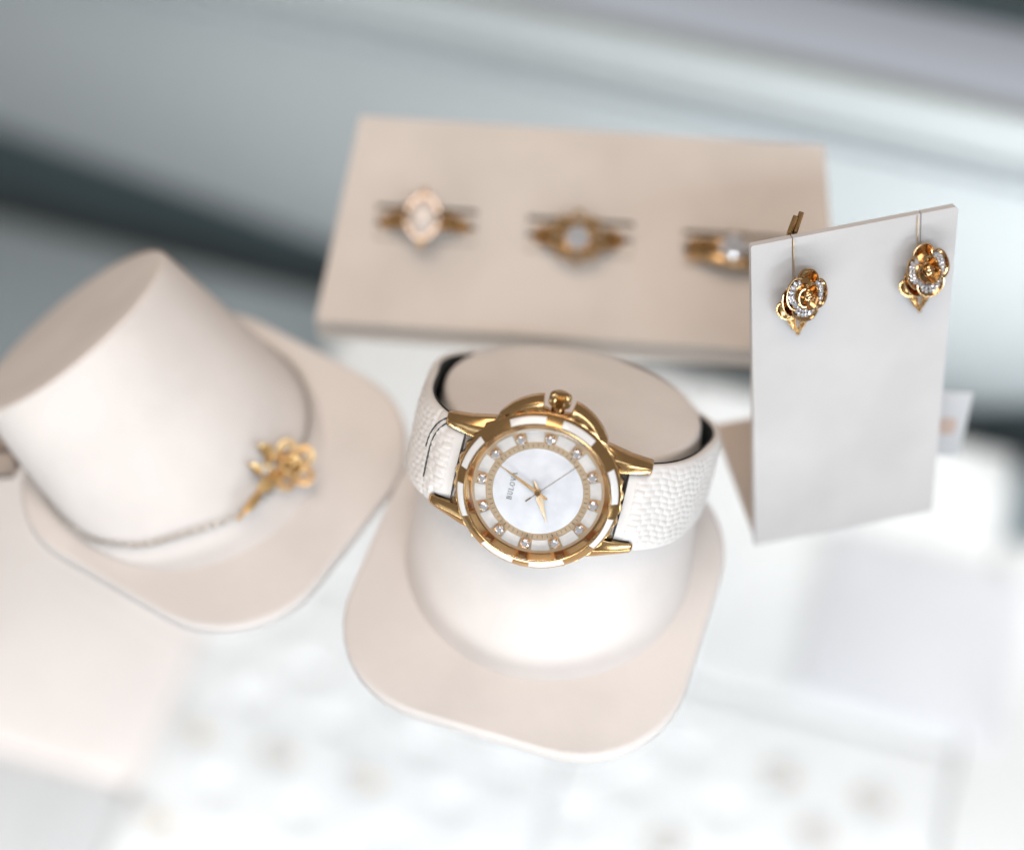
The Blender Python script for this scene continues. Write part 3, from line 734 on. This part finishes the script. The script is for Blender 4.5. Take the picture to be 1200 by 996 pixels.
# equally spaced links, alternately flat and upright
L = [0]
for a, b in zip(loop, loop[1:]+loop[:1]): L.append(L[-1]+(b-a).length)
nl = int(L[-1]/1.1); link = MB(); i = 0
for k in range(nl):
    s = L[-1]*k/nl
    while L[i+1] < s: i += 1
    p = loop[i]; nx = loop[(i+1) % 720]; t = (nx-p).normalized(); nn = (p-Vector((0, 12, 10))).normalized(); nn = (nn-t*nn.dot(t)).normalized(); b = t.cross(nn)
    if k % 2: nn, b = b, nn
    link.tube([tuple(p + t*.8*math.cos(2*math.pi*j/10) + b*.52*math.sin(2*math.pi*j/10)) for j in range(10)], .17, 5, closed=True)
obj('chain', link, 'silver', bra, smooth=60, weld=False)
up = (Vector((0, 0, 1)) - N0*N0.z).normalized(); rt = up.cross(N0)
def charm_frame(dr, du, dn):
    m = Matrix.Identity(4); p = P0 + rt*dr + up*du + N0*dn
    for k in range(3): m[k][0] = rt[k]; m[k][1] = up[k]; m[k][2] = N0[k]; m[k][3] = p[k]
    return m
K = charm_frame(2.6, 0.4, 0.4) @ Matrix.Rotation(R(-42), 4, 'Z') @ Matrix.Scale(1.22, 4)
cdir = (BM.to_3x3().inverted() @ Vector((.1, -.57, .82))).normalized()
Nc = (N0*.35 + cdir*.65).normalized(); ru = (up - Nc*up.dot(Nc)).normalized(); rr_ = ru.cross(Nc)
KF = Matrix.Identity(4)
for k in range(3): KF[k][0] = rr_[k]; KF[k][1] = ru[k]; KF[k][2] = Nc[k]; KF[k][3] = (P0 + rt*3.0 + up*.8 + N0*1.2)[k]
KF = KF @ Matrix.Rotation(R(-42), 4, 'Z') @ Matrix.Scale(1.12, 4)
def part_t(mb, T):
    mb.v = [tuple(T @ Vector(v)) for v in mb.v]; return mb
mb = MB(); mb.lathe([(.5, .2), (1.4, .6), (1.8, 1.3), (.8, 1.9)], 20, T=KF, cap=(True, True)); fl = obj('flower', mb, 'gold_bright', bra)
for k, (a, w, r, z) in enumerate(((0, 62, 5.0, 1.2), (70, 62, 4.7, 1.7), (142, 62, 4.9, 1.1), (214, 62, 4.6, 1.6), (286, 62, 4.9, 1.3))):
    am = R(a+w/2); mb = MB()
    for q, wd in ((1.0, .34), (.55, .26)):                # each petal is an open loop with a smaller loop inside
        mb.tube([(math.cos(am)*(3.0+1.75*q*math.cos(b)) - math.sin(am)*1.7*q*math.sin(b), math.sin(am)*(3.0+1.75*q*math.cos(b)) + math.cos(am)*1.7*q*math.sin(b), z+.55*q*math.cos(b)) for b in [2*math.pi*i/18 for i in range(18)]], wd, 6, closed=True, T=KF)
    obj('petal', mb, 'gold_bright', fl, smooth=50)
for a in (0, 120, 240):
    m2, _ = petal(a, a+110, .4, 1.9, 1.5, 2.6, .2, KF); obj('inner_petal', m2, 'gold_bright', fl, smooth=50)
mb = MB(); mb.ball((0, 0, 2.2), .75, 10, 6, T=KF); obj('bud', mb, 'gold_bright', fl)
for a, q in ((-4.6, -.6), (-4.9, -2.4)):
    mb = MB(); mb.gem((a, q, 1.4), .8, T=KF); obj('stone', mb, 'stone_soft', fl, smooth=None)
def leaf(x0, y0, x1, y1, w, z):
    mb = MB(); rings = []; d = Vector((x1-x0, y1-y0, 0)); nrm = Vector((-d.y, d.x, 0)).normalized()
    for k in range(11):
        f = k/10; c = Vector((x0, y0, z)) + d*f + Vector((0, 0, .5*math.sin(math.pi*f))); ww = w*math.sin(math.pi*min(.97, .05+.92*f))**.8
        rings.append([tuple(c+nrm*ww+Vector((0, 0, .35))), tuple(c+Vector((0, 0, .1))), tuple(c-nrm*ww+Vector((0, 0, .35))), tuple(c-Vector((0, 0, .35)))])
    mb.loft(rings, T=K); return mb
for a in ((-3.6, -.8, -7.6, -3.4, 1.3, 1.0), (-3.6, 2.0, -6.2, 4.4, 1.3, 1.2), (-6.2, -.6, -8.4, 1.4, .9, 1.0), (-6.6, -3.2, -11.0, -6.8, .9, .6)):
    obj('leaf', leaf(*a), 'gold_bright', fl, smooth=25)
mb = MB(); mb.tube([tuple(K @ Vector(p)) for p in ((-2.0, -.5, 1.0), (-6, -2.6, .9), (-9, -5.2, .7), (-11.6, -7.6, .5))], .42, 8); obj('stem', mb, 'gold_bright', fl)
